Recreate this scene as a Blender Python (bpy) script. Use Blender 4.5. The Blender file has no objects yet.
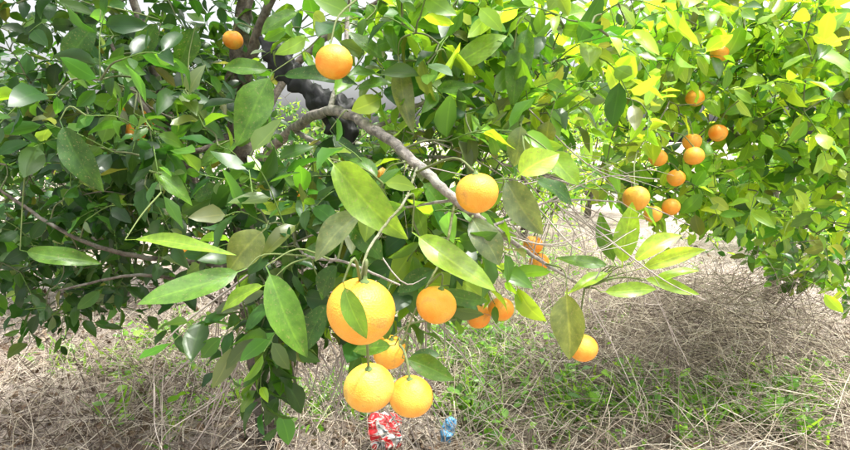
import bpy, math, random, numpy as np
from mathutils import Vector, Matrix, noise
random.seed(7); rng=np.random.default_rng(7)
SC=bpy.context.scene
# Survey helper: a sighting taken from the photographer's standing point (eye height CAMZ, looking
# PITCH below level) plus a measured real distance d in metres -> true world position of the thing.
CAMZ=1.5; PITCH=math.radians(9.6); F=501.0
sp,cp=math.sin(PITCH),math.cos(PITCH)
def P(u,v,d):
    a=(u-425)/F; b=(225-v)/F
    return np.array([a*d, d*(cp+sp*b), CAMZ+d*(cp*b-sp)])
SUN=np.array([0.24,-0.08,0.95]); SUN/=np.linalg.norm(SUN)

def unit(v): return v/(np.linalg.norm(v,axis=-1,keepdims=True)+1e-9)
def make_mesh(name,V,Fc,mat,col=None,uv=None,smooth=True,parent=None):
    me=bpy.data.meshes.new(name)
    V=np.asarray(V,dtype=np.float32); Fc=np.asarray(Fc,dtype=np.int32)
    k=Fc.shape[1]
    me.vertices.add(len(V)); me.vertices.foreach_set('co',V.ravel())
    me.loops.add(Fc.size); me.loops.foreach_set('vertex_index',Fc.ravel())
    me.polygons.add(len(Fc)); me.polygons.foreach_set('loop_start',np.arange(0,Fc.size,k,dtype=np.int32))
    me.polygons.foreach_set('loop_total',np.full(len(Fc),k,dtype=np.int32))
    me.update(calc_edges=True)
    if smooth: me.polygons.foreach_set('use_smooth',np.ones(len(Fc),dtype=bool))
    if col is not None:
        a=me.attributes.new('lcol','FLOAT_COLOR','POINT')
        c=np.ones((len(V),4),dtype=np.float32); c[:,:3]=col; a.data.foreach_set('color',c.ravel())
    if uv is not None:
        l=me.uv_layers.new(name='UVMap'); u=np.asarray(uv,dtype=np.float32)[Fc.ravel()]
        l.data.foreach_set('uv',u.ravel())
    me.materials.append(mat)
    ob=bpy.data.objects.new(name,me); SC.collection.objects.link(ob)
    if parent: ob.parent=parent
    return ob
def empty(name):
    e=bpy.data.objects.new(name,None); e.empty_display_size=0.1; SC.collection.objects.link(e); return e

class Leaves:
    def __init__(s): s.B=[];s.D=[];s.N=[];s.L=[];s.W=[];s.K=[];s.Fo=[];s.C=[]
    def add(s,B,D,N,L,W,K,Fo,C):
        s.B.append(B);s.D.append(D);s.N.append(N);s.L.append(L);s.W.append(W);s.K.append(K);s.Fo.append(Fo);s.C.append(C)
    def build(s,name,mat,lod,parent=None):
        B=np.array(s.B);D=unit(np.array(s.D));N=np.array(s.N)
        N=unit(N-(N*D).sum(1,keepdims=True)*D); S=np.cross(D,N)
        L=np.array(s.L)[:,None,None];W=np.array(s.W)[:,None,None];K=np.array(s.K)[:,None,None];Fo=np.array(s.Fo)[:,None,None]
        C=np.array(s.C); n=len(B)
        if lod=='hi': ts=np.array([0,.05,.1,.16,.25,.35,.46,.57,.68,.78,.87,.94,1.]); ss=np.array([-1,-.55,0,.55,1.])
        elif lod=='mid': ts=np.array([0,.1,.25,.45,.65,.85,1.]); ss=np.array([-1,0,1.])
        else: ts=np.array([0,.35,.7,1.]); ss=np.array([-1,0,1.])
        pr=np.where(ts<=.1,.045,np.sin(np.pi*np.clip((ts-.08)/.92,0,1)**.88)**.85)
        if lod=='lo': pr=np.array([.1,.95,.75,.03])
        pr=np.maximum(pr,.02)
        ph=rng.uniform(0,6.28,(n,1,1)); wa=rng.uniform(.05,.30,(n,1,1)); tw=rng.uniform(-.5,.5,(n,1,1))
        T=ts[None,:,None]; SS=ss[None,None,:]; PR=pr[None,:,None]
        h=W*.5*PR
        x=L*(T-(K**2)*T**3/6)+0*SS
        z=-L*K*T**2/2+np.abs(SS)*h*np.sin(Fo)+wa*h*np.sin(T*9+ph+SS*1.2)*SS**2+tw*T*SS*h
        y=SS*h*np.cos(Fo)+ L*.06*np.sin(T*3.0+ph)*T
        co=B[:,None,None,:]+x[...,None]*D[:,None,None,:]+y[...,None]*S[:,None,None,:]+z[...,None]*N[:,None,None,:]
        nt,ns=len(ts),len(ss)
        V=co.reshape(-1,3)
        idx=np.arange(nt*ns).reshape(nt,ns)
        q=np.stack([idx[:-1,:-1],idx[:-1,1:],idx[1:,1:],idx[1:,:-1]],-1).reshape(-1,4)
        Fc=(q[None]+(np.arange(n)*nt*ns)[:,None,None]).reshape(-1,4)
        col=np.repeat(C,nt*ns,axis=0)
        uu=np.broadcast_to((SS*.5+.5),(1,nt,ns)); vv=np.broadcast_to(T,(1,nt,ns))
        uv=np.tile(np.stack([uu,vv],-1).reshape(-1,2),(n,1))
        return make_mesh(name,V,Fc,mat,col,uv,True,parent)

class Tubes:
    def __init__(s): s.V=[];s.F=[];s.C=[];s.n=0
    def add(s,pts,rad,sides=6,col=(.2,.17,.13),lump=0):
        pts=np.asarray(pts,float); n=len(pts)
        rad=np.full(n,rad) if np.isscalar(rad) else np.asarray(rad,float)
        T=unit(np.gradient(pts,axis=0)); ref=np.array([.31,.2,.93]) if abs(T[0][2])<.9 else np.array([1,.1,0.])
        A=unit(np.cross(T,ref)); Bn=np.cross(T,A)
        th=np.linspace(0,2*np.pi,sides,endpoint=False)
        R=rad[:,None]*np.ones((1,sides))
        if lump: R=R*(1+lump*np.sin(th*3+np.linspace(0,4,n)[:,None])*.6+lump*rng.normal(0,.6,(n,sides)))
        V=pts[:,None,:]+R[...,None]*(np.cos(th)[None,:,None]*A[:,None,:]+np.sin(th)[None,:,None]*Bn[:,None,:])
        i=np.arange(n*sides).reshape(n,sides); j=np.roll(i,-1,axis=1)
        q=np.stack([i[:-1],j[:-1],j[1:],i[1:]],-1).reshape(-1,4)+s.n
        s.V.append(V.reshape(-1,3)); s.F.append(q); s.C.append(np.tile(np.array(col,float),(n*sides,1))); s.n+=n*sides
    def build(s,name,mat,parent=None):
        return make_mesh(name,np.concatenate(s.V),np.concatenate(s.F),mat,np.concatenate(s.C),None,True,parent)

def spline(pts,m=6):
    pts=np.asarray(pts,float); Q=np.vstack([2*pts[0]-pts[1],pts,2*pts[-1]-pts[-2]])
    t=np.linspace(0,1,m,endpoint=False)[None,:,None]
    a,b,c,d=[Q[k:len(Q)-3+k][:,None,:] for k in range(4)]
    o=.5*((2*b)+(-a+c)*t+(2*a-5*b+4*c-d)*t*t+(-a+3*b-3*c+d)*t**3)
    return np.vstack([o.reshape(-1,3),Q[-2][None]])

# ---------------- materials
def newmat(name):
    m=bpy.data.materials.new(name); m.use_nodes=True; nt=m.node_tree; nt.nodes.clear(); return m,nt
def N(nt,t,**k):
    n=nt.nodes.new(t)
    for a,b in k.items(): setattr(n,a,b)
    return n
def mixc(nt,f,a,b,mode='MIX'):
    n=N(nt,'ShaderNodeMix',data_type='RGBA',blend_type=mode)
    for i,v in ((0,f),(6,a),(7,b)):
        if isinstance(v,bpy.types.NodeSocket): nt.links.new(v,n.inputs[i])
        elif i==0: n.inputs[0].default_value=v
        else: n.inputs[i].default_value=(*v,1)
    return n.outputs[2]
def math_(nt,op,a,b=0.,c=0.):
    n=N(nt,'ShaderNodeMath',operation=op)
    for i,v in enumerate((a,b,c)):
        if isinstance(v,bpy.types.NodeSocket): nt.links.new(v,n.inputs[i])
        else: n.inputs[i].default_value=v
    return n.outputs[0]
def ramp(nt,f,stops):
    r=N(nt,'ShaderNodeValToRGB'); nt.links.new(f,r.inputs[0]); e=r.color_ramp.elements
    while len(e)<len(stops): e.new(.5)
    for i,(p,c) in enumerate(stops): e[i].position=p; e[i].color=(*c,1) if len(c)==3 else c
    return r.outputs[0]
def noi(nt,scale,detail=2,vec=None,rough=.6):
    n=N(nt,'ShaderNodeTexNoise'); n.inputs['Scale'].default_value=scale; n.inputs['Detail'].default_value=detail; n.inputs['Roughness'].default_value=rough
    if vec is None:
        g=N(nt,'ShaderNodeNewGeometry'); vec=g.outputs['Position']
    nt.links.new(vec,n.inputs['Vector']); return n.outputs['Fac']

def leaf_mat(name,transl=.42,rough=.34,dry=False,fine=True):
    m,nt=newmat(name); L=nt.links.new
    at=N(nt,'ShaderNodeAttribute',attribute_name='lcol').outputs['Color']
    uv=N(nt,'ShaderNodeUVMap',uv_map='UVMap').outputs[0]
    sx=N(nt,'ShaderNodeSeparateXYZ'); L(uv,sx.inputs[0]); U,Vv=sx.outputs[0],sx.outputs[1]
    du=math_(nt,'ABSOLUTE',math_(nt,'SUBTRACT',U,.5))
    rib=math_(nt,'MAXIMUM',math_(nt,'SUBTRACT',1.,math_(nt,'MULTIPLY',du,18.)),0.)
    g=N(nt,'ShaderNodeNewGeometry')
    b=N(nt,'ShaderNodeBsdfPrincipled')
    if fine:
        wv=noi(nt,60,1)
        w=math_(nt,'SINE',math_(nt,'ADD',math_(nt,'MULTIPLY',math_(nt,'SUBTRACT',Vv,math_(nt,'MULTIPLY',du,.7)),62.),math_(nt,'MULTIPLY',wv,3.)))
        vein=math_(nt,'MULTIPLY',math_(nt,'POWER',math_(nt,'MAXIMUM',w,0.),5.),.18)
        vf=math_(nt,'MINIMUM',math_(nt,'ADD',math_(nt,'MULTIPLY',rib,.8),vein),1.)
        n1=noi(nt,38,3); n2=noi(nt,190,2)
        c=mixc(nt,1.,at,ramp(nt,n1,[(.25,(.6,.62,.62)),(.75,(1.45,1.32,1.2))]),'MULTIPLY')
        c=mixc(nt,math_(nt,'MULTIPLY',vf,.55),c,mixc(nt,1.,c,(2.1,1.8,1.6),'MULTIPLY'))
        c=mixc(nt,math_(nt,'MULTIPLY',ramp(nt,n2,[(.60,(0,0,0)),(.70,(1,1,1))]),.45),c,(.25,.22,.12))
        bp=N(nt,'ShaderNodeBump'); bp.inputs['Strength'].default_value=.3; bp.inputs['Distance'].default_value=.0015
        L(math_(nt,'ADD',math_(nt,'MULTIPLY',vf,-1.),n1),bp.inputs['Height']); L(bp.outputs[0],b.inputs['Normal'])
    else:
        c=mixc(nt,math_(nt,'MULTIPLY',rib,.4),at,mixc(nt,1.,at,(2.,1.7,1.6),'MULTIPLY'))
    cc=c if dry else mixc(nt,math_(nt,'MULTIPLY',g.outputs['Backfacing'],.35),c,mixc(nt,1.,c,(1.9,1.7,2.2),'MULTIPLY'))
    L(cc,b.inputs['Base Color']); b.inputs['Roughness'].default_value=rough
    b.inputs['Specular IOR Level'].default_value=.5 if not dry else .15
    if dry:
        out=b.outputs[0]
    else:
        tr=N(nt,'ShaderNodeBsdfTranslucent'); L(mixc(nt,1.,c,(3.1,2.75,.7),'MULTIPLY'),tr.inputs[0])
        mx=N(nt,'ShaderNodeMixShader'); mx.inputs[0].default_value=transl; L(b.outputs[0],mx.inputs[1]); L(tr.outputs[0],mx.inputs[2]); out=mx.outputs[0]
    o=N(nt,'ShaderNodeOutputMaterial'); L(out,o.inputs[0]); return m
def bark_mat(fine=True):
    m,nt=newmat('bark' if fine else 'twig_bark'); L=nt.links.new
    at=N(nt,'ShaderNodeAttribute',attribute_name='lcol').outputs['Color']
    a=noi(nt,55,4)
    c=mixc(nt,1.,at,ramp(nt,a,[(.3,(.4,.4,.4)),(.7,(1.45,1.42,1.35))]),'MULTIPLY') if fine else at
    b=N(nt,'ShaderNodeBsdfPrincipled'); b.inputs['Roughness'].default_value=.85; b.inputs['Specular IOR Level'].default_value=.2
    if fine:
        b2=noi(nt,11,3)
        c=mixc(nt,ramp(nt,b2,[(.5,(0,0,0)),(.66,(.6,.6,.6))]),c,(.24,.25,.21))
        bp=N(nt,'ShaderNodeBump'); bp.inputs['Strength'].default_value=.9; bp.inputs['Distance'].default_value=.008
        L(a,bp.inputs['Height']); L(bp.outputs[0],b.inputs['Normal'])
    L(c,b.inputs['Base Color'])
    o=N(nt,'ShaderNodeOutputMaterial'); L(b.outputs[0],o.inputs[0]); return m
def orange_mat():
    m,nt=newmat('orange_peel'); L=nt.links.new
    tc=N(nt,'ShaderNodeTexCoord').outputs['Object']; oi=N(nt,'ShaderNodeObjectInfo')
    a=noi(nt,18,3,tc); big=noi(nt,34,4,tc)
    c=ramp(nt,oi.outputs['Random'],[(0,(.78,.22,.012)),(.5,(.80,.28,.018)),(1,(.78,.35,.03))])
    c=mixc(nt,ramp(nt,a,[(.38,(0,0,0)),(.62,(.65,.65,.65))]),c,(.74,.44,.06))
    at=N(nt,'ShaderNodeAttribute',attribute_name='lcol').outputs['Color']
    c=mixc(nt,1.,c,at,'MULTIPLY')
    c=mixc(nt,ramp(nt,big,[(.58,(0,0,0)),(.68,(.5,.5,.5))]),c,(.42,.20,.05))
    b=N(nt,'ShaderNodeBsdfPrincipled'); L(c,b.inputs['Base Color']); b.inputs['Roughness'].default_value=.48; b.inputs['Specular IOR Level'].default_value=.4
    vo=N(nt,'ShaderNodeTexVoronoi'); vo.inputs['Scale'].default_value=420; L(tc,vo.inputs['Vector'])
    bp=N(nt,'ShaderNodeBump'); bp.inputs['Strength'].default_value=.6; bp.inputs['Distance'].default_value=.0008
    L(math_(nt,'ADD',vo.outputs['Distance'],math_(nt,'MULTIPLY',big,2.)),bp.inputs['Height']); L(bp.outputs[0],b.inputs['Normal'])
    o=N(nt,'ShaderNodeOutputMaterial'); L(b.outputs[0],o.inputs[0]); return m
def ground_mat():
    m,nt=newmat('soil'); L=nt.links.new
    a=noi(nt,1.3,3); b_=noi(nt,14,5,rough=.7); c_=noi(nt,90,2)
    c=ramp(nt,b_,[(.3,(.13,.10,.08)),(.5,(.32,.26,.21)),(.7,(.48,.42,.37))])
    c=mixc(nt,ramp(nt,a,[(.4,(0,0,0)),(.65,(.5,.5,.5))]),c,(.56,.50,.45))
    c=mixc(nt,ramp(nt,c_,[(.35,(.5,.5,.5)),(.5,(0,0,0))]),c,(.09,.07,.05))
    b=N(nt,'ShaderNodeBsdfPrincipled'); L(c,b.inputs['Base Color']); b.inputs['Roughness'].default_value=.95
    bp=N(nt,'ShaderNodeBump'); bp.inputs['Strength'].default_value=.8; bp.inputs['Distance'].default_value=.03
    L(math_(nt,'ADD',b_,c_),bp.inputs['Height']); L(bp.outputs[0],b.inputs['Normal'])
    o=N(nt,'ShaderNodeOutputMaterial'); L(b.outputs[0],o.inputs[0]); return m
M_leaf=leaf_mat('citrus_leaf'); M_leaf2=leaf_mat('citrus_foliage',fine=False); M_dry=leaf_mat('dry_leaf',.12,.7,True,False); M_bark=bark_mat(); M_twig=bark_mat(False); M_or=orange_mat(); M_soil=ground_mat()

TONE={'shaded':(.018,.058,.012),'dark':(.033,.095,.02),'mid':(.07,.17,.025),'bright':(.17,.31,.04),'young':(.28,.43,.06),'olive':(.115,.155,.045),'gray':(.12,.17,.09)}  # first tone is leaf green darkened to carry canopy shade in the colour
def tone(w):
    k=random.choices(list(w.keys()),list(w.values()))[0]
    c=np.array(TONE[k])*random.uniform(.65,1.25); c[0]*=random.uniform(.75,1.2); return c
T_SHADE={'shaded':6,'dark':4.5,'mid':1.6,'olive':.5,'gray':.2}  # left-side leaf mix, its deep shade painted into the leaf colours
T_D={'shaded':2,'dark':5,'mid':3,'olive':1,'bright':.5,'gray':.4}
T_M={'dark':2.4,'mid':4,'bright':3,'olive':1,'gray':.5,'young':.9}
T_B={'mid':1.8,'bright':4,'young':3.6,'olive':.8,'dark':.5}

def rdir(): return unit(rng.normal(size=3))
def grow(name,limbs,regions,lod,leafL=.10,hero=None,sides=10,tl=(.10,.24)):
    root=empty(name); wood=Tubes(); tws=Tubes(); lv=Leaves(); nodes=[]
    for pts,r0,r1,col in limbs:
        s=spline(pts,8); n=len(s); s=s+rng.normal(0,.15,s.shape)*np.linspace(r0,r1,n)[:,None]
        wood.add(s,np.linspace(r0,r1,n),sides if r0>.02 else 7,col,.06)
        nodes+= [p for p in s if p[2]>.45]
    tw=[]
    for c,r,cnt,tn in regions:
        for _ in range(cnt):
            q=rdir()*random.random()**.4
            p=c+q*r
            if p[2]<.25 or np.hypot(p[0],p[1])<.8: continue
            tw.append((p,tn,c))
    core=np.array(nodes)
    dist=[np.min(((core-t[0])**2).sum(1)) for t in tw]
    order=np.argsort(dist); NA=np.zeros((len(core)+len(tw)*5,3)); NA[:len(core)]=core; k=len(core)
    for i in order:
        p,tn,c=tw[i]
        j=np.argmin(((NA[:k]-p)**2).sum(1)); a=NA[j]; d=p-a; dl=np.linalg.norm(d)
        mid=a+d*.5+np.array([0,0,.08*dl])+rng.normal(0,.06*dl,3)
        if dl>.03:
            cs=spline([a,mid,p],3); r=.0018+.0035*min(1,dl/.5)
            tws.add(cs,np.linspace(r*1.3,.0020,len(cs)),5,(.12,.14,.07) if dl<.15 else (.20,.18,.14))
            NA[k]=mid;NA[k+1]=p;k+=2
        td=unit(unit(d)*.7+rdir()*.8+np.array([0,0,.15])); ln=random.uniform(*tl)
        e=p+td*ln+np.array([0,0,-.02]); m2=p+td*ln*.5+rng.normal(0,.008,3)+np.array([0,0,.01])
        ts=spline([p,m2,e],3); tws.add(ts,np.linspace(.0022,.0011,len(ts)),4,(.12,.20,.05))
        NA[k]=e;k+=1
        nl=random.randint(6,10); ph=random.uniform(0,6)
        A=unit(np.cross(td,[.1,.2,1])); Bn=np.cross(td,A)
        for q in range(nl):
            f=(q+.5)/nl; bp=ts[min(len(ts)-1,int(f*len(ts)))]
            an=ph+q*2.4; rad=A*math.cos(an)+Bn*math.sin(an)
            D=unit(td*(.35+.5*f)+rad*.9+np.array([0,0,-.3])+rng.normal(0,.15,3))
            Nn=np.array([0,0,.8])+rng.normal(0,.6,3)+np.array([0.05,-.3,0])
            l=leafL*random.uniform(.5,1.3)*(1-.25*abs(f-.4))
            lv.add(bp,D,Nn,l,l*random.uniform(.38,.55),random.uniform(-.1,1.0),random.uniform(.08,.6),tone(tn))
    if hero:
        hl=Leaves()
        for (b,t,w,tn,nb) in hero:
            D=t-b; l=np.linalg.norm(D); 
            nv=unit(np.array([0,0,CAMZ])-(b+t)/2)+np.array(nb)+rng.normal(0,.2,3)
            hl.add(b,D,nv,l*1.03,w*1.05,random.uniform(.1,.8),random.uniform(.15,.5),np.array(TONE[tn])*random.uniform(.95,1.15))
            j=np.argmin(((NA[:k]-b)**2).sum(1)); a=NA[j]
            cs=spline([a,(a+b)/2+rng.normal(0,.012,3)+np.array([0,0,.015]),b],4); tws.add(cs,np.linspace(.0026,.0012,len(cs)),5,(.13,.17,.06))
        hl.build(name+'_near_leaves',M_leaf,'hi',root)
    lv.build(name+'_foliage',M_leaf2,lod,root)
    wood.build('limbs',M_bark,root)
    return root,tws,NA[:k].copy()

# ---------------- main tree
G1=(.11,.095,.08); G2=(.27,.25,.23)
tb=np.array([-.76,2.30,-.02])
limbs=[([tb,P(264,380,2.35),P(252,290,2.25),P(243,190,2.15),P(237,90,2.1),P(246,0,2.1),P(262,-90,2.1)],.066,.026,G1),
 ([P(244,200,2.15),P(262,160,2.0),P(292,130,1.75),P(330,111,1.45),P(372,128,1.25),P(418,165,1.1),P(455,200,1.02),P(492,226,1.1),P(532,255,1.25),P(585,288,1.4)],.0215,.003,G2),
 ([P(292,130,1.74),P(335,150,1.6),P(385,158,1.5),P(440,157,1.45),P(500,163,1.5),P(575,185,1.6)],.009,.003,G2),
 ([P(330,110,1.45),P(345,55,1.5),P(352,-10,1.55),P(380,-80,1.6)],.009,.004,G2),
 ([P(240,110,2.1),P(255,40,1.95),P(285,-30,1.8)],.026,.012,G1),
 ([P(252,300,2.27),P(215,230,2.2),P(170,120,2.1),P(140,20,2.0),P(110,-60,2.0)],.028,.012,G1),
 ([P(245,270,2.2),P(200,262,2.1),P(150,258,1.9),P(80,240,1.8),P(0,190,1.8)],.014,.005,G1),
 ([P(250,330,2.3),P(200,290,2.0),P(140,275,1.8),P(60,290,1.8)],.010,.004,G1),
 ([P(240,130,2.1),P(190,150,1.8),P(140,100,1.7),P(110,40,1.7)],.012,.005,G1),
 ([P(245,160,2.1),P(300,60,2.3),P(420,-20,2.2),P(540,-60,2.0),P(600,-40,1.9)],.02,.007,G1),
 ([P(372,130,1.25),P(440,95,1.35),P(520,70,1.5),P(600,50,1.7)],.006,.003,G2),
 ([P(292,128,1.75),P(290,200,1.5),P(300,250,1.25),P(345,262,.95),P(400,285,.95)],.005,.002,G2),
 ([P(418,165,1.1),P(405,200,.9),P(385,225,.76),P(366,255,.66),P(361,284,.622)],.003,.0014,(.15,.16,.09)),
 ([P(455,200,1.02),P(445,250,1.0),P(425,290,.95),P(400,345,.95)],.003,.0018,(.16,.18,.08)),
 ([P(455,200,1.02),P(420,205,1.1),P(370,215,1.2),P(300,240,1.3),P(255,262,1.4)],.0035,.002,G2),
 ([P(492,226,1.1),P(520,215,1.2),P(560,200,1.35),P(640,205,1.5),P(690,225,1.6)],.0035,.0015,G2),
 ([P(245,230,2.17),P(300,280,1.9),P(320,320,1.7)],.010,.003,G1)]
def R(u,v,d,ru,rv,rd,n,t): return (P(u,v,d),np.array([ru*d/F,rd,rv*d/F]),n,t)
regs=[R(185,60,2.2,100,90,.6,110,T_SHADE),R(335,5,1.7,60,45,.4,15,T_M),R(430,40,1.45,100,55,.35,52,T_M),R(535,40,1.6,90,75,.45,54,T_B),
 R(175,200,2.2,90,75,.5,85,T_SHADE),R(300,215,1.5,60,60,.35,36,T_D),R(410,215,1.3,80,50,.25,32,T_M),R(295,305,1.5,50,45,.25,26,T_D),
 R(490,135,1.5,90,45,.4,38,T_M),R(45,130,2.1,110,170,.5,130,T_SHADE),R(150,-165,1.9,250,80,.9,150,T_D),R(400,275,1.4,70,30,.2,18,T_M),R(150,110,1.5,60,90,.3,20,T_D),R(600,120,1.9,40,80,.3,14,T_B),R(60,270,2.3,110,50,.4,50,T_SHADE)]
H=[]
def h(u0,v0,d0,u1,v1,d1,w,t,nb=(0,0,.5)):
    H.append((P(u0,v0,d0),P(u1,v1,d1),w*(d0+d1)/2/F,t,nb))
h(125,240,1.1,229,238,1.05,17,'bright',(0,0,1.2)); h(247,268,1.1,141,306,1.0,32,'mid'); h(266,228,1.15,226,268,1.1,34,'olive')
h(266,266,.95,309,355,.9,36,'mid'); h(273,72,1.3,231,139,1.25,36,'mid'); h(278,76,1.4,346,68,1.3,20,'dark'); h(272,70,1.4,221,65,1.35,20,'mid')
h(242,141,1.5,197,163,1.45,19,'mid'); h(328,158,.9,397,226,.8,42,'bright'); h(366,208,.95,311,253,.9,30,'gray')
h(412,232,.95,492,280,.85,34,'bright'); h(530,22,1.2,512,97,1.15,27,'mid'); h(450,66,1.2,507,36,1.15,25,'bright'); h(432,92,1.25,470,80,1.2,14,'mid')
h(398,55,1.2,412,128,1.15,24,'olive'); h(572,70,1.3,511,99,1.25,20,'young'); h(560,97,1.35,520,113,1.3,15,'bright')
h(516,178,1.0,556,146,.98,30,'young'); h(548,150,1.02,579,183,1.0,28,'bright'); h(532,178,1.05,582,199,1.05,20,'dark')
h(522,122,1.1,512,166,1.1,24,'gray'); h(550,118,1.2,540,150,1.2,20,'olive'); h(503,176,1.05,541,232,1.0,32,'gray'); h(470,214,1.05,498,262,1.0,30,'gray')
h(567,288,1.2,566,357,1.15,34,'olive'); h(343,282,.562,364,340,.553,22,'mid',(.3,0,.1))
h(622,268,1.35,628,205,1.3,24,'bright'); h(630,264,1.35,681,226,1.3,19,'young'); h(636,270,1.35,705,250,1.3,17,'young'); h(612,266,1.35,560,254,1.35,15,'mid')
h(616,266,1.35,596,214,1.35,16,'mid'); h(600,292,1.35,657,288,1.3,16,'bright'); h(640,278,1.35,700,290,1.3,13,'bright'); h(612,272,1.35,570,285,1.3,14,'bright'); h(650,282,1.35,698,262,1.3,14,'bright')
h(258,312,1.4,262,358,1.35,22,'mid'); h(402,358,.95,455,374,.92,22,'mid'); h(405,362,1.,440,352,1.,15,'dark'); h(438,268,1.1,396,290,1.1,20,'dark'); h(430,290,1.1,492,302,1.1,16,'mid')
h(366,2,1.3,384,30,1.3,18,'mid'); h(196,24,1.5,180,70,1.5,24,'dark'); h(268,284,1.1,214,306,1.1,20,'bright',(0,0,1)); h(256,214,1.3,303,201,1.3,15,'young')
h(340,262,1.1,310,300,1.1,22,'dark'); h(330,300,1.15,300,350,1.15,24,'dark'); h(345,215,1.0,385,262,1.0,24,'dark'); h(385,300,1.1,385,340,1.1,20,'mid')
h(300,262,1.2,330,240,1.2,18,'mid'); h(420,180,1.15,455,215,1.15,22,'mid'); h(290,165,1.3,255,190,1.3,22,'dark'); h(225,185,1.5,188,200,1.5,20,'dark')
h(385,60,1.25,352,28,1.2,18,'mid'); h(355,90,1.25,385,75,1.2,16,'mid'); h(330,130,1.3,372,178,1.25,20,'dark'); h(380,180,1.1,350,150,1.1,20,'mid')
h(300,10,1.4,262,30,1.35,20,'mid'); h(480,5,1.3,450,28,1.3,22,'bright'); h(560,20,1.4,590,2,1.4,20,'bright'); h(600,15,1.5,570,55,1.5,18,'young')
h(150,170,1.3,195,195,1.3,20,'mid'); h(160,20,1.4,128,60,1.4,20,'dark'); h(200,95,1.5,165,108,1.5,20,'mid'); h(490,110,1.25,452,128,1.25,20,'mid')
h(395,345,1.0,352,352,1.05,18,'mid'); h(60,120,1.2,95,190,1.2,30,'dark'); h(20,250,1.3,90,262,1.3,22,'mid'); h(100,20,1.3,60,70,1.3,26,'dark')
main,wood,NODE=grow('orange_tree',limbs,regs,'mid',.105,H)
def deadtwig(a,b,r=.0034):
    m_=(a+b)/2+rng.normal(0,.05,3); s_=spline([a,m_,b],5); wood.add(s_,np.linspace(r,.001,len(s_)),4,(.34,.30,.27))
    for _ in range(random.randint(1,4)):
        q=s_[random.randint(2,8)]; e=q+unit(b-a+rng.normal(0,.35,3))*random.uniform(.05,.2); wood.add(spline([q,(q+e)/2+rng.normal(0,.01,3),e],3),np.linspace(r*.5,.0006,7),3,(.36,.32,.29))
for _ in range(95):
    a=P(random.uniform(205,430),random.uniform(255,345),random.uniform(1.4,2.3)); deadtwig(a,a+np.array([random.uniform(-.35,.35),random.uniform(-.1,.2),-random.uniform(.15,.65)]))
for _ in range(36):
    a=P(random.uniform(440,620),random.uniform(190,270),random.uniform(1.3,1.8)); deadtwig(a,a+np.array([random.uniform(-.2,.3),random.uniform(-.1,.2),-random.uniform(.1,.4)]),.0022)
for _ in range(34):
    a=P(random.uniform(330,560),random.uniform(120,240),random.uniform(1.15,1.6)); j=NODE[np.argmin(((NODE-a)**2).sum(1))]; deadtwig(j,a+np.array([random.uniform(.05,.35),random.uniform(-.1,.1),random.uniform(-.15,.08)]),.002)

# ---------------- oranges
def orange(p,r,nodes,woodt,squash=.95,tint=(1,1,1)):
    nu,nv=36,22; th=np.linspace(0,np.pi,nv); ph=np.linspace(0,2*np.pi,nu,endpoint=False)
    ti,pi=np.meshgrid(th,ph,indexing='ij'); k1,k2=random.uniform(0,6),random.uniform(0,6)
    rr=r*(1-.06*np.exp(-(ti/.22)**2)-.05*np.exp(-((np.pi-ti)/.16)**2)+.012*np.sin(pi*5)*np.exp(-(ti/.6)**2)+.018*np.sin(2*pi+k1)*np.sin(ti)+.015*np.sin(3*ti+k2))
    V=np.stack([rr*np.sin(ti)*np.cos(pi),rr*np.sin(ti)*np.sin(pi),squash*rr*np.cos(ti)],-1).reshape(-1,3)
    i=np.arange(nu*nv).reshape(nv,nu); j=np.roll(i,-1,1)
    q=np.stack([i[:-1],i[1:],j[1:],j[:-1]],-1).reshape(-1,4)
    g=np.clip(1-ti/.8,0,1).reshape(-1,1)*.5
    col=np.tile(np.array(tint,float),(len(V),1))*(1-g)+g*np.array([.72,1.25,1.1])
    ob=make_mesh('orange',V,q,M_or,col)
    ob.location=p; ob.rotation_euler=(random.uniform(-.3,.3),random.uniform(-.3,.3),random.uniform(0,6))
    up=np.array(ob.rotation_euler.to_matrix() @ Vector((0,0,1)))
    a=np.array(p)+up*r*.92*squash
    t=Tubes(); z0=r*.92*squash
    t.add([(0,0,z0+s) for s in (-.001,.0025,.004,.01)],[.0065,.006,.003,.002],8,(.12,.18,.06))
    c=t.build('calyx',M_twig); c.parent=ob
    cand=nodes[nodes[:,2]>p[2]+r*.6] if (nodes[:,2]>p[2]+r*.6).any() else nodes
    jn=cand[np.argmin(((cand-a)**2).sum(1))]
    s_=spline([a+up*.005,a+up*.03+(jn-a)*.3,jn],4); woodt.add(s_,np.linspace(.002,.0028,len(s_)),5,(.14,.17,.07))
OR=[(334,62,18),(477,193,21.5),(436,305,20),(478,316,12.5),(501,309,13),(583,348,14),(390,352,17),(369,387,25,(.93,1.3,1.9)),(411,396,21.5,(1,1.12,1.2)),
 (378,175,10),(300,195,8),(147,120,9),(131,104,9),(136,131,8),(183,250,8),(166,155,7),(233,40,8),(539,262,9),(533,245,8),(467,282,9),(405,268,9)]
orange(P(361,311,.62),.042,NODE,wood,.97,(1,1.08,1))
for o in OR:
    orange(P(o[0],o[1],.038*F/o[2] if o[2]>9.5 else .036*F/max(o[2],9.3)),.038,NODE,wood,random.uniform(.92,.98),o[3] if len(o)>3 else (1,1,1))
wood.build('twigs',M_twig,main)

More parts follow.
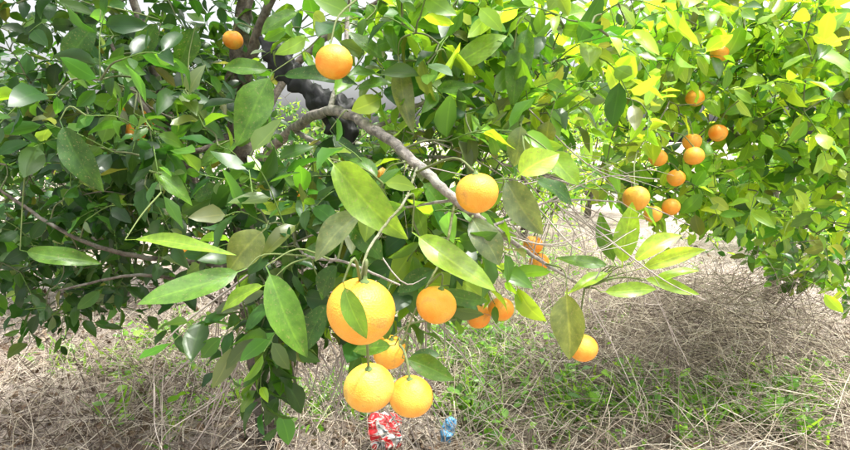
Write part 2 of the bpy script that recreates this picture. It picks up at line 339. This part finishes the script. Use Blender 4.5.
# ---------------- neighbouring tree on the right
A3=lambda *a: np.array(a,float)
limbs2=[([A3(3.3,4.6,-.02),A3(3.2,4.4,.5),A3(2.9,4.0,1.0),A3(2.5,3.4,1.7),A3(2.3,3.1,2.5)],.07,.015,G1),
 ([A3(3.1,4.3,.7),A3(2.2,3.3,1.3),A3(1.5,2.7,1.7),A3(1.0,2.4,2.0)],.025,.006,G1),([A3(3.1,4.2,.7),A3(2.7,3.1,1.2),A3(2.6,2.6,1.8)],.025,.008,G1)]
regs2=[R(735,60,2.4,130,90,.5,155,T_B),R(645,70,2.2,55,85,.4,42,T_B),R(680,185,2.5,80,45,.4,50,T_B),R(820,150,2.4,90,110,.5,100,T_B),R(700,-50,2.4,160,50,.5,18,T_M),R(775,215,3.2,100,45,.5,60,T_M),R(770,140,3.3,120,80,.4,40,T_B),R(810,255,3.6,60,40,.4,40,T_M)]
t2,w2,n2=grow('orange_tree',limbs2,regs2,'mid',.12)
for u,v,r in [(636,198,13),(653,214,8),(671,207,8),(694,156,9.5),(692,142,8),(695,98,8.5),(720,53,9),(718,133,8),(658,158,7.5),(676,178,7)]:
    orange(P(u,v,.037*F/max(r,8.8)),.037,n2,w2)
w2.build('twigs',M_twig,t2)

# ---------------- more orchard trees behind
def simple_tree(x,y,hgt,rad,n,tn,nor=3):
    b=np.array([x,y,-.02]); lm=[([b,b+[.05,0,.5],b+[0,.1,1.1],b+[.1,0,hgt*.8]],.07,.02,G1)]
    for a in range(5):
        an=a*1.3+x; lm.append(([b+[0,0,.45],b+[rad*.35*math.cos(an),rad*.35*math.sin(an),.9],b+[rad*.7*math.cos(an),rad*.7*math.sin(an),hgt*.65]],.03,.01,G1))
    rg=[(b+[0,0,hgt*.55],np.array([rad,rad,hgt*.44]),n,tn)]
    for a in range(6):
        an=a*1.1+x+.5; rg.append((b+[rad*.6*math.cos(an),rad*.6*math.sin(an),hgt*random.uniform(.2,.8)],np.array([rad*.5,rad*.5,hgt*.22]),n//5,tn))
    t,w,nn=grow('orange_tree',lm,rg,'lo',.12)
    for _ in range(nor):
        an=random.uniform(3.4,6.0); orange(b+np.array([rad*.9*math.cos(an),rad*.9*math.sin(an),hgt*random.uniform(.3,.7)]),.038,nn,w)
    w.build('twigs',M_twig,t)
simple_tree(-2.9,4.6,2.5,1.2,240,T_SHADE)
simple_tree(-1.0,6.0,1.9,1.0,150,T_D)
simple_tree(1.5,7.6,1.9,1.1,150,T_B,1)
simple_tree(4.8,6.8,2.3,1.3,140,T_B,1)
simple_tree(-5.2,7.5,2.8,1.4,140,T_D,1)
simple_tree(3.2,9.8,2.4,1.5,130,T_B,0)
simple_tree(-2.4,11,2.6,1.4,110,T_M,0)
simple_tree(.2,12,2.2,1.5,110,T_B,0)

# ---------------- ground
def gz(x,y):
    x=np.asarray(x,float);y=np.asarray(y,float)
    f=np.exp(-(x**2+y**2)/900)
    return f*(.03*np.sin(x*2.1+1)*np.cos(y*1.7)+.018*np.sin(x*5.3+y*3.1)+.012*np.sin(y*7.9-x*2.3))
n=260; t=np.linspace(-1,1,n); ax=np.sinh(t*6.2)/np.sinh(6.2)*400
X,Y=np.meshgrid(ax,ax+3,indexing='ij'); V=np.stack([X,Y,gz(X,Y)],-1).reshape(-1,3)
i=np.arange(n*n).reshape(n,n); q=np.stack([i[:-1,:-1],i[1:,:-1],i[1:,1:],i[:-1,1:]],-1).reshape(-1,4)
make_mesh('ground',V,q,M_soil)
lt=Leaves(); DC=[(.15,.10,.065),(.23,.165,.105),(.32,.26,.195),(.10,.07,.045),(.40,.34,.28),(.19,.16,.10),(.12,.09,.07)]
cnt=0
while cnt<11000:
    y=1.4+abs(random.gauss(0,1))*2.6; x=random.uniform(-1,1)*(1.0+y*.95)
    dens=1.0 if x<.2 else .4
    if .0<x<1.8 and y>3.8: dens=.2
    if random.random()>dens: continue
    z=float(gz(x,y)); a=random.uniform(0,6.28)
    D=np.array([math.cos(a),math.sin(a),random.gauss(0,.4)]); Nn=np.array([random.gauss(0,.7),random.gauss(0,.7),random.choice((1,1,-1))])
    l=random.uniform(.03,.09); c=np.array(random.choice(DC))*random.uniform(.6,1.2)
    lt.add(np.array([x,y,z+random.uniform(.004,.05)]),D,Nn,l,l*random.uniform(.3,.55),random.uniform(-1.5,1.5),random.uniform(-.1,1.2),c); cnt+=1
lt.build('leaf_litter',M_dry,'mid')
st=Tubes(); SCOL=[(.50,.43,.33),(.36,.30,.23),(.64,.57,.46),(.20,.16,.13),(.13,.10,.08)]
for _ in range(15500):
    k=random.random()
    if k<.36:
        x=random.gauss(1.9,.75); y=random.gauss(3.2,.85); hh=.5*math.exp(-((x-2.1)**2/.9+(y-3.6)**2/.9))+.05; ln=random.uniform(.2,.75); el=random.gauss(.15,.4)
    elif k<.56:
        x=random.gauss(.6,.7); y=random.gauss(3.3,1.0); hh=.08; ln=random.uniform(.15,.5); el=abs(random.gauss(.4,.4))
    elif k<.66:
        x=random.gauss(1.5,.9); y=random.gauss(5.4,.9); hh=.12; ln=random.uniform(.25,.7); el=abs(random.gauss(.7,.4))
    elif k<.88:
        x=random.gauss(-1.3,1.0); y=random.gauss(2.9,.7); hh=.09; ln=random.uniform(.15,.55); el=abs(random.gauss(.4,.45))
    else:
        y=random.uniform(1.6,7); x=random.uniform(-.9,1)*(y+.6); hh=.05; ln=random.uniform(.12,.45); el=abs(random.gauss(.25,.35))
    if y<1.8: continue
    z=float(gz(x,y))+random.random()*hh+.005; a=random.uniform(0,6.28)
    d=np.array([math.cos(a)*math.cos(el),math.sin(a)*math.cos(el),math.sin(el)])*ln
    p0=np.array([x,y,z]); p1=p0+d*.5+rng.normal(0,.12*ln,3); p2=p0+d+np.array([0,0,-.15*ln])
    p1[2]=max(p1[2],float(gz(p1[0],p1[1]))+.004); p2[2]=max(p2[2],float(gz(p2[0],p2[1]))+.003)
    st.add(spline([p0,p1,p2],3),np.linspace(random.uniform(.0012,.0034),.0008,7),3,random.choice(SCOL))
st.build('dry_grass_and_twigs',M_twig)
wd=Leaves()
for (x0,y0,s,nn,k) in [(.5,3.3,.3,90,1),(.9,3.9,.4,60,1),(1.35,2.6,.3,90,1),(.75,2.6,.3,44,1),(1.9,2.6,.3,70,1),(.15,3.3,.25,44,1),(-.3,4.2,.6,40,1),(1.0,5.0,.5,50,1.7),(1.9,5.6,.7,70,2.2),(.6,6.0,.6,50,2.2),(-.55,2.6,.25,30,1),(2.4,2.7,.4,40,1),(.3,2.5,.2,22,1),(-1.9,3.4,.5,50,1),(.35,2.9,.3,36,1),(-1.3,2.7,.4,34,1)]:
    for _ in range(nn):
        x=random.gauss(x0,s*.6);y=random.gauss(y0,s*.6)
        if y<1.95: continue
        z=float(gz(x,y)); hh=random.uniform(.04,.26)*k
        for q in range(random.randint(5,10)):
            a=random.uniform(0,6.28); gr=random.random()<.35
            D=np.array([math.cos(a),math.sin(a),random.uniform(.1,.9)+gr*1.5]); l=random.uniform(.035,.085)*(3. if gr else 1)
            wd.add(np.array([x+random.gauss(0,.025*k),y+random.gauss(0,.025*k),z+(0 if gr else hh*random.random())]),D,np.array([random.gauss(0,.5),random.gauss(0,.5),1.]),l,l*(.08 if gr else random.uniform(.35,.65)),random.uniform(0,1.2),random.uniform(0,.4),np.array(random.choice([(.14,.30,.045),(.09,.22,.035),(.20,.36,.06)]))*random.uniform(.75,1.15))
wd.build('green_weeds',M_leaf2,'mid')

# ---------------- litter objects
def plastic(name,build,rough=.3):
    m,nt=newmat(name); b=N(nt,'ShaderNodeBsdfPrincipled'); c=build(nt)
    if isinstance(c,bpy.types.NodeSocket): nt.links.new(c,b.inputs['Base Color'])
    else: b.inputs['Base Color'].default_value=(*c,1)
    b.inputs['Roughness'].default_value=rough
    o=N(nt,'ShaderNodeOutputMaterial'); nt.links.new(b.outputs[0],o.inputs[0]); return m
def fold(p,s,amp,seed):
    q=Vector((p[0]*s+seed,p[1]*s,p[2]*s)); return amp*(abs(noise.noise(q))*2-.5+abs(noise.noise(q*2.3))*.8)
def bag(path,rad,name,mat):
    s=spline(path,8); n_=len(s); T=unit(np.gradient(s,axis=0)); A=unit(np.cross(T,[0,1,.1])); B=np.cross(T,A); sd=28
    V=[]
    for i_ in range(n_):
        f=i_/(n_-1); r=np.interp(f,np.linspace(0,1,len(rad)),rad)
        for k_ in range(sd):
            th=2*math.pi*k_/sd; d=A[i_]*math.cos(th)+B[i_]*math.sin(th)*.6; p=s[i_]+d*r
            V.append(p+unit(d)*fold(p,24,.5*r+.004,3))
    i=np.arange(n_*sd).reshape(n_,sd); j=np.roll(i,-1,1); q=np.stack([i[:-1],j[:-1],j[1:],i[1:]],-1).reshape(-1,4)
    return make_mesh(name,V,q,mat)
bag([P(260,38,1.75),P(278,58,1.7),P(296,80,1.66),P(318,98,1.6),P(340,116,1.54),P(352,146,1.52)],[.01,.04,.035,.025,.042,.048,.01],'black_plastic_bag',plastic('black_plastic',lambda nt:(.008,.008,.010),.6))
def packet(name,c,w,hh,th,rot,mat,seed):
    nu,nv=34,40; V=[];uv=[];Fq=[]
    for side in (1,-1):
        for a in range(nv):
            for b in range(nu):
                u=b/(nu-1)*2-1; v=a/(nv-1)*2-1
                t_=(max(0,1-u**4)*max(0,1-v**4))**.6*th
                p=np.array([u*w/2*(1-.22*v*v),v*hh/2*(1-.1*u*u),side*t_]); 
                p[2]+=fold(p,26,.018,seed)*(1 if t_>0 else .3)+ .002*math.sin(u*60)*(abs(v)>.9)
                p[0]+=.014*noise.noise(Vector(p*22)); p[1]+=.012*noise.noise(Vector(p*25+5)); V.append(p); uv.append((b/(nu-1),a/(nv-1)))
    for sdi in range(2):
        o=sdi*nu*nv
        for a in range(nv-1):
            for b in range(nu-1):
                f=[o+a*nu+b,o+a*nu+b+1,o+(a+1)*nu+b+1,o+(a+1)*nu+b]; Fq.append(f if sdi==0 else f[::-1])
    ob=make_mesh(name,V,Fq,mat,None,uv); ob.location=c; ob.rotation_euler=rot; return ob
def redwhite(nt):
    uv=N(nt,'ShaderNodeUVMap',uv_map='UVMap').outputs[0]
    w=N(nt,'ShaderNodeTexNoise'); w.inputs['Scale'].default_value=3.2; w.inputs['Detail'].default_value=1; w.inputs['Distortion'].default_value=.8; nt.links.new(uv,w.inputs['Vector'])
    return ramp(nt,w.outputs['Fac'],[(.0,(.02,.03,.04)),(.36,(.03,.05,.06)),(.38,(.50,.49,.47)),(.44,(.52,.50,.48)),(.46,(.45,.015,.02)),(.66,(.45,.015,.02)),(.68,(.5,.45,.42)),(1,(.5,.45,.42))])
packet('snack_packet',(-.2,2.27,.085),.18,.18,.045,(math.radians(48),.25,.5),plastic('packet_film',redwhite,.35),5)
packet('blue_plastic_wrapper',(.115,2.30,.07),.06,.14,.012,(math.radians(75),.2,-.2),plastic('blue_film',lambda nt:(.10,.32,.55),.35),9)

# ---------------- light, camera
W=bpy.data.worlds.new('World'); SC.world=W; W.use_nodes=True; nt=W.node_tree; nt.nodes.clear()
sk=N(nt,'ShaderNodeTexSky',sky_type='NISHITA'); sk.sun_disc=False
el=math.asin(SUN[2]); sk.sun_elevation=el; sk.sun_rotation=math.atan2(SUN[0],SUN[1]); sk.dust_density=8; sk.air_density=1.0; sk.ozone_density=.4
hs=N(nt,'ShaderNodeHueSaturation'); hs.inputs['Saturation'].default_value=.2; hs.inputs['Value'].default_value=3.0; nt.links.new(sk.outputs[0],hs.inputs['Color'])
bg=N(nt,'ShaderNodeBackground'); bg.inputs[1].default_value=.15; nt.links.new(hs.outputs[0],bg.inputs[0])
o=N(nt,'ShaderNodeOutputWorld'); nt.links.new(bg.outputs[0],o.inputs[0])
sl=bpy.data.lights.new('sun','SUN'); sl.energy=5; sl.angle=math.radians(.6); sl.color=(1,.97,.90)
so=bpy.data.objects.new('sun',sl); SC.collection.objects.link(so); so.rotation_euler=Vector(SUN).to_track_quat('Z','Y').to_euler()
cm=bpy.data.cameras.new('camera'); co=bpy.data.objects.new('camera',cm); SC.collection.objects.link(co)
co.location=(0,0,CAMZ); co.rotation_euler=(math.radians(90)-PITCH,0,0); cm.sensor_width=36; cm.lens=36*F/850; cm.clip_end=1500; cm.clip_start=.02
SC.camera=co
SC.view_settings.view_transform='Standard'; SC.view_settings.look='None'; SC.view_settings.exposure=0
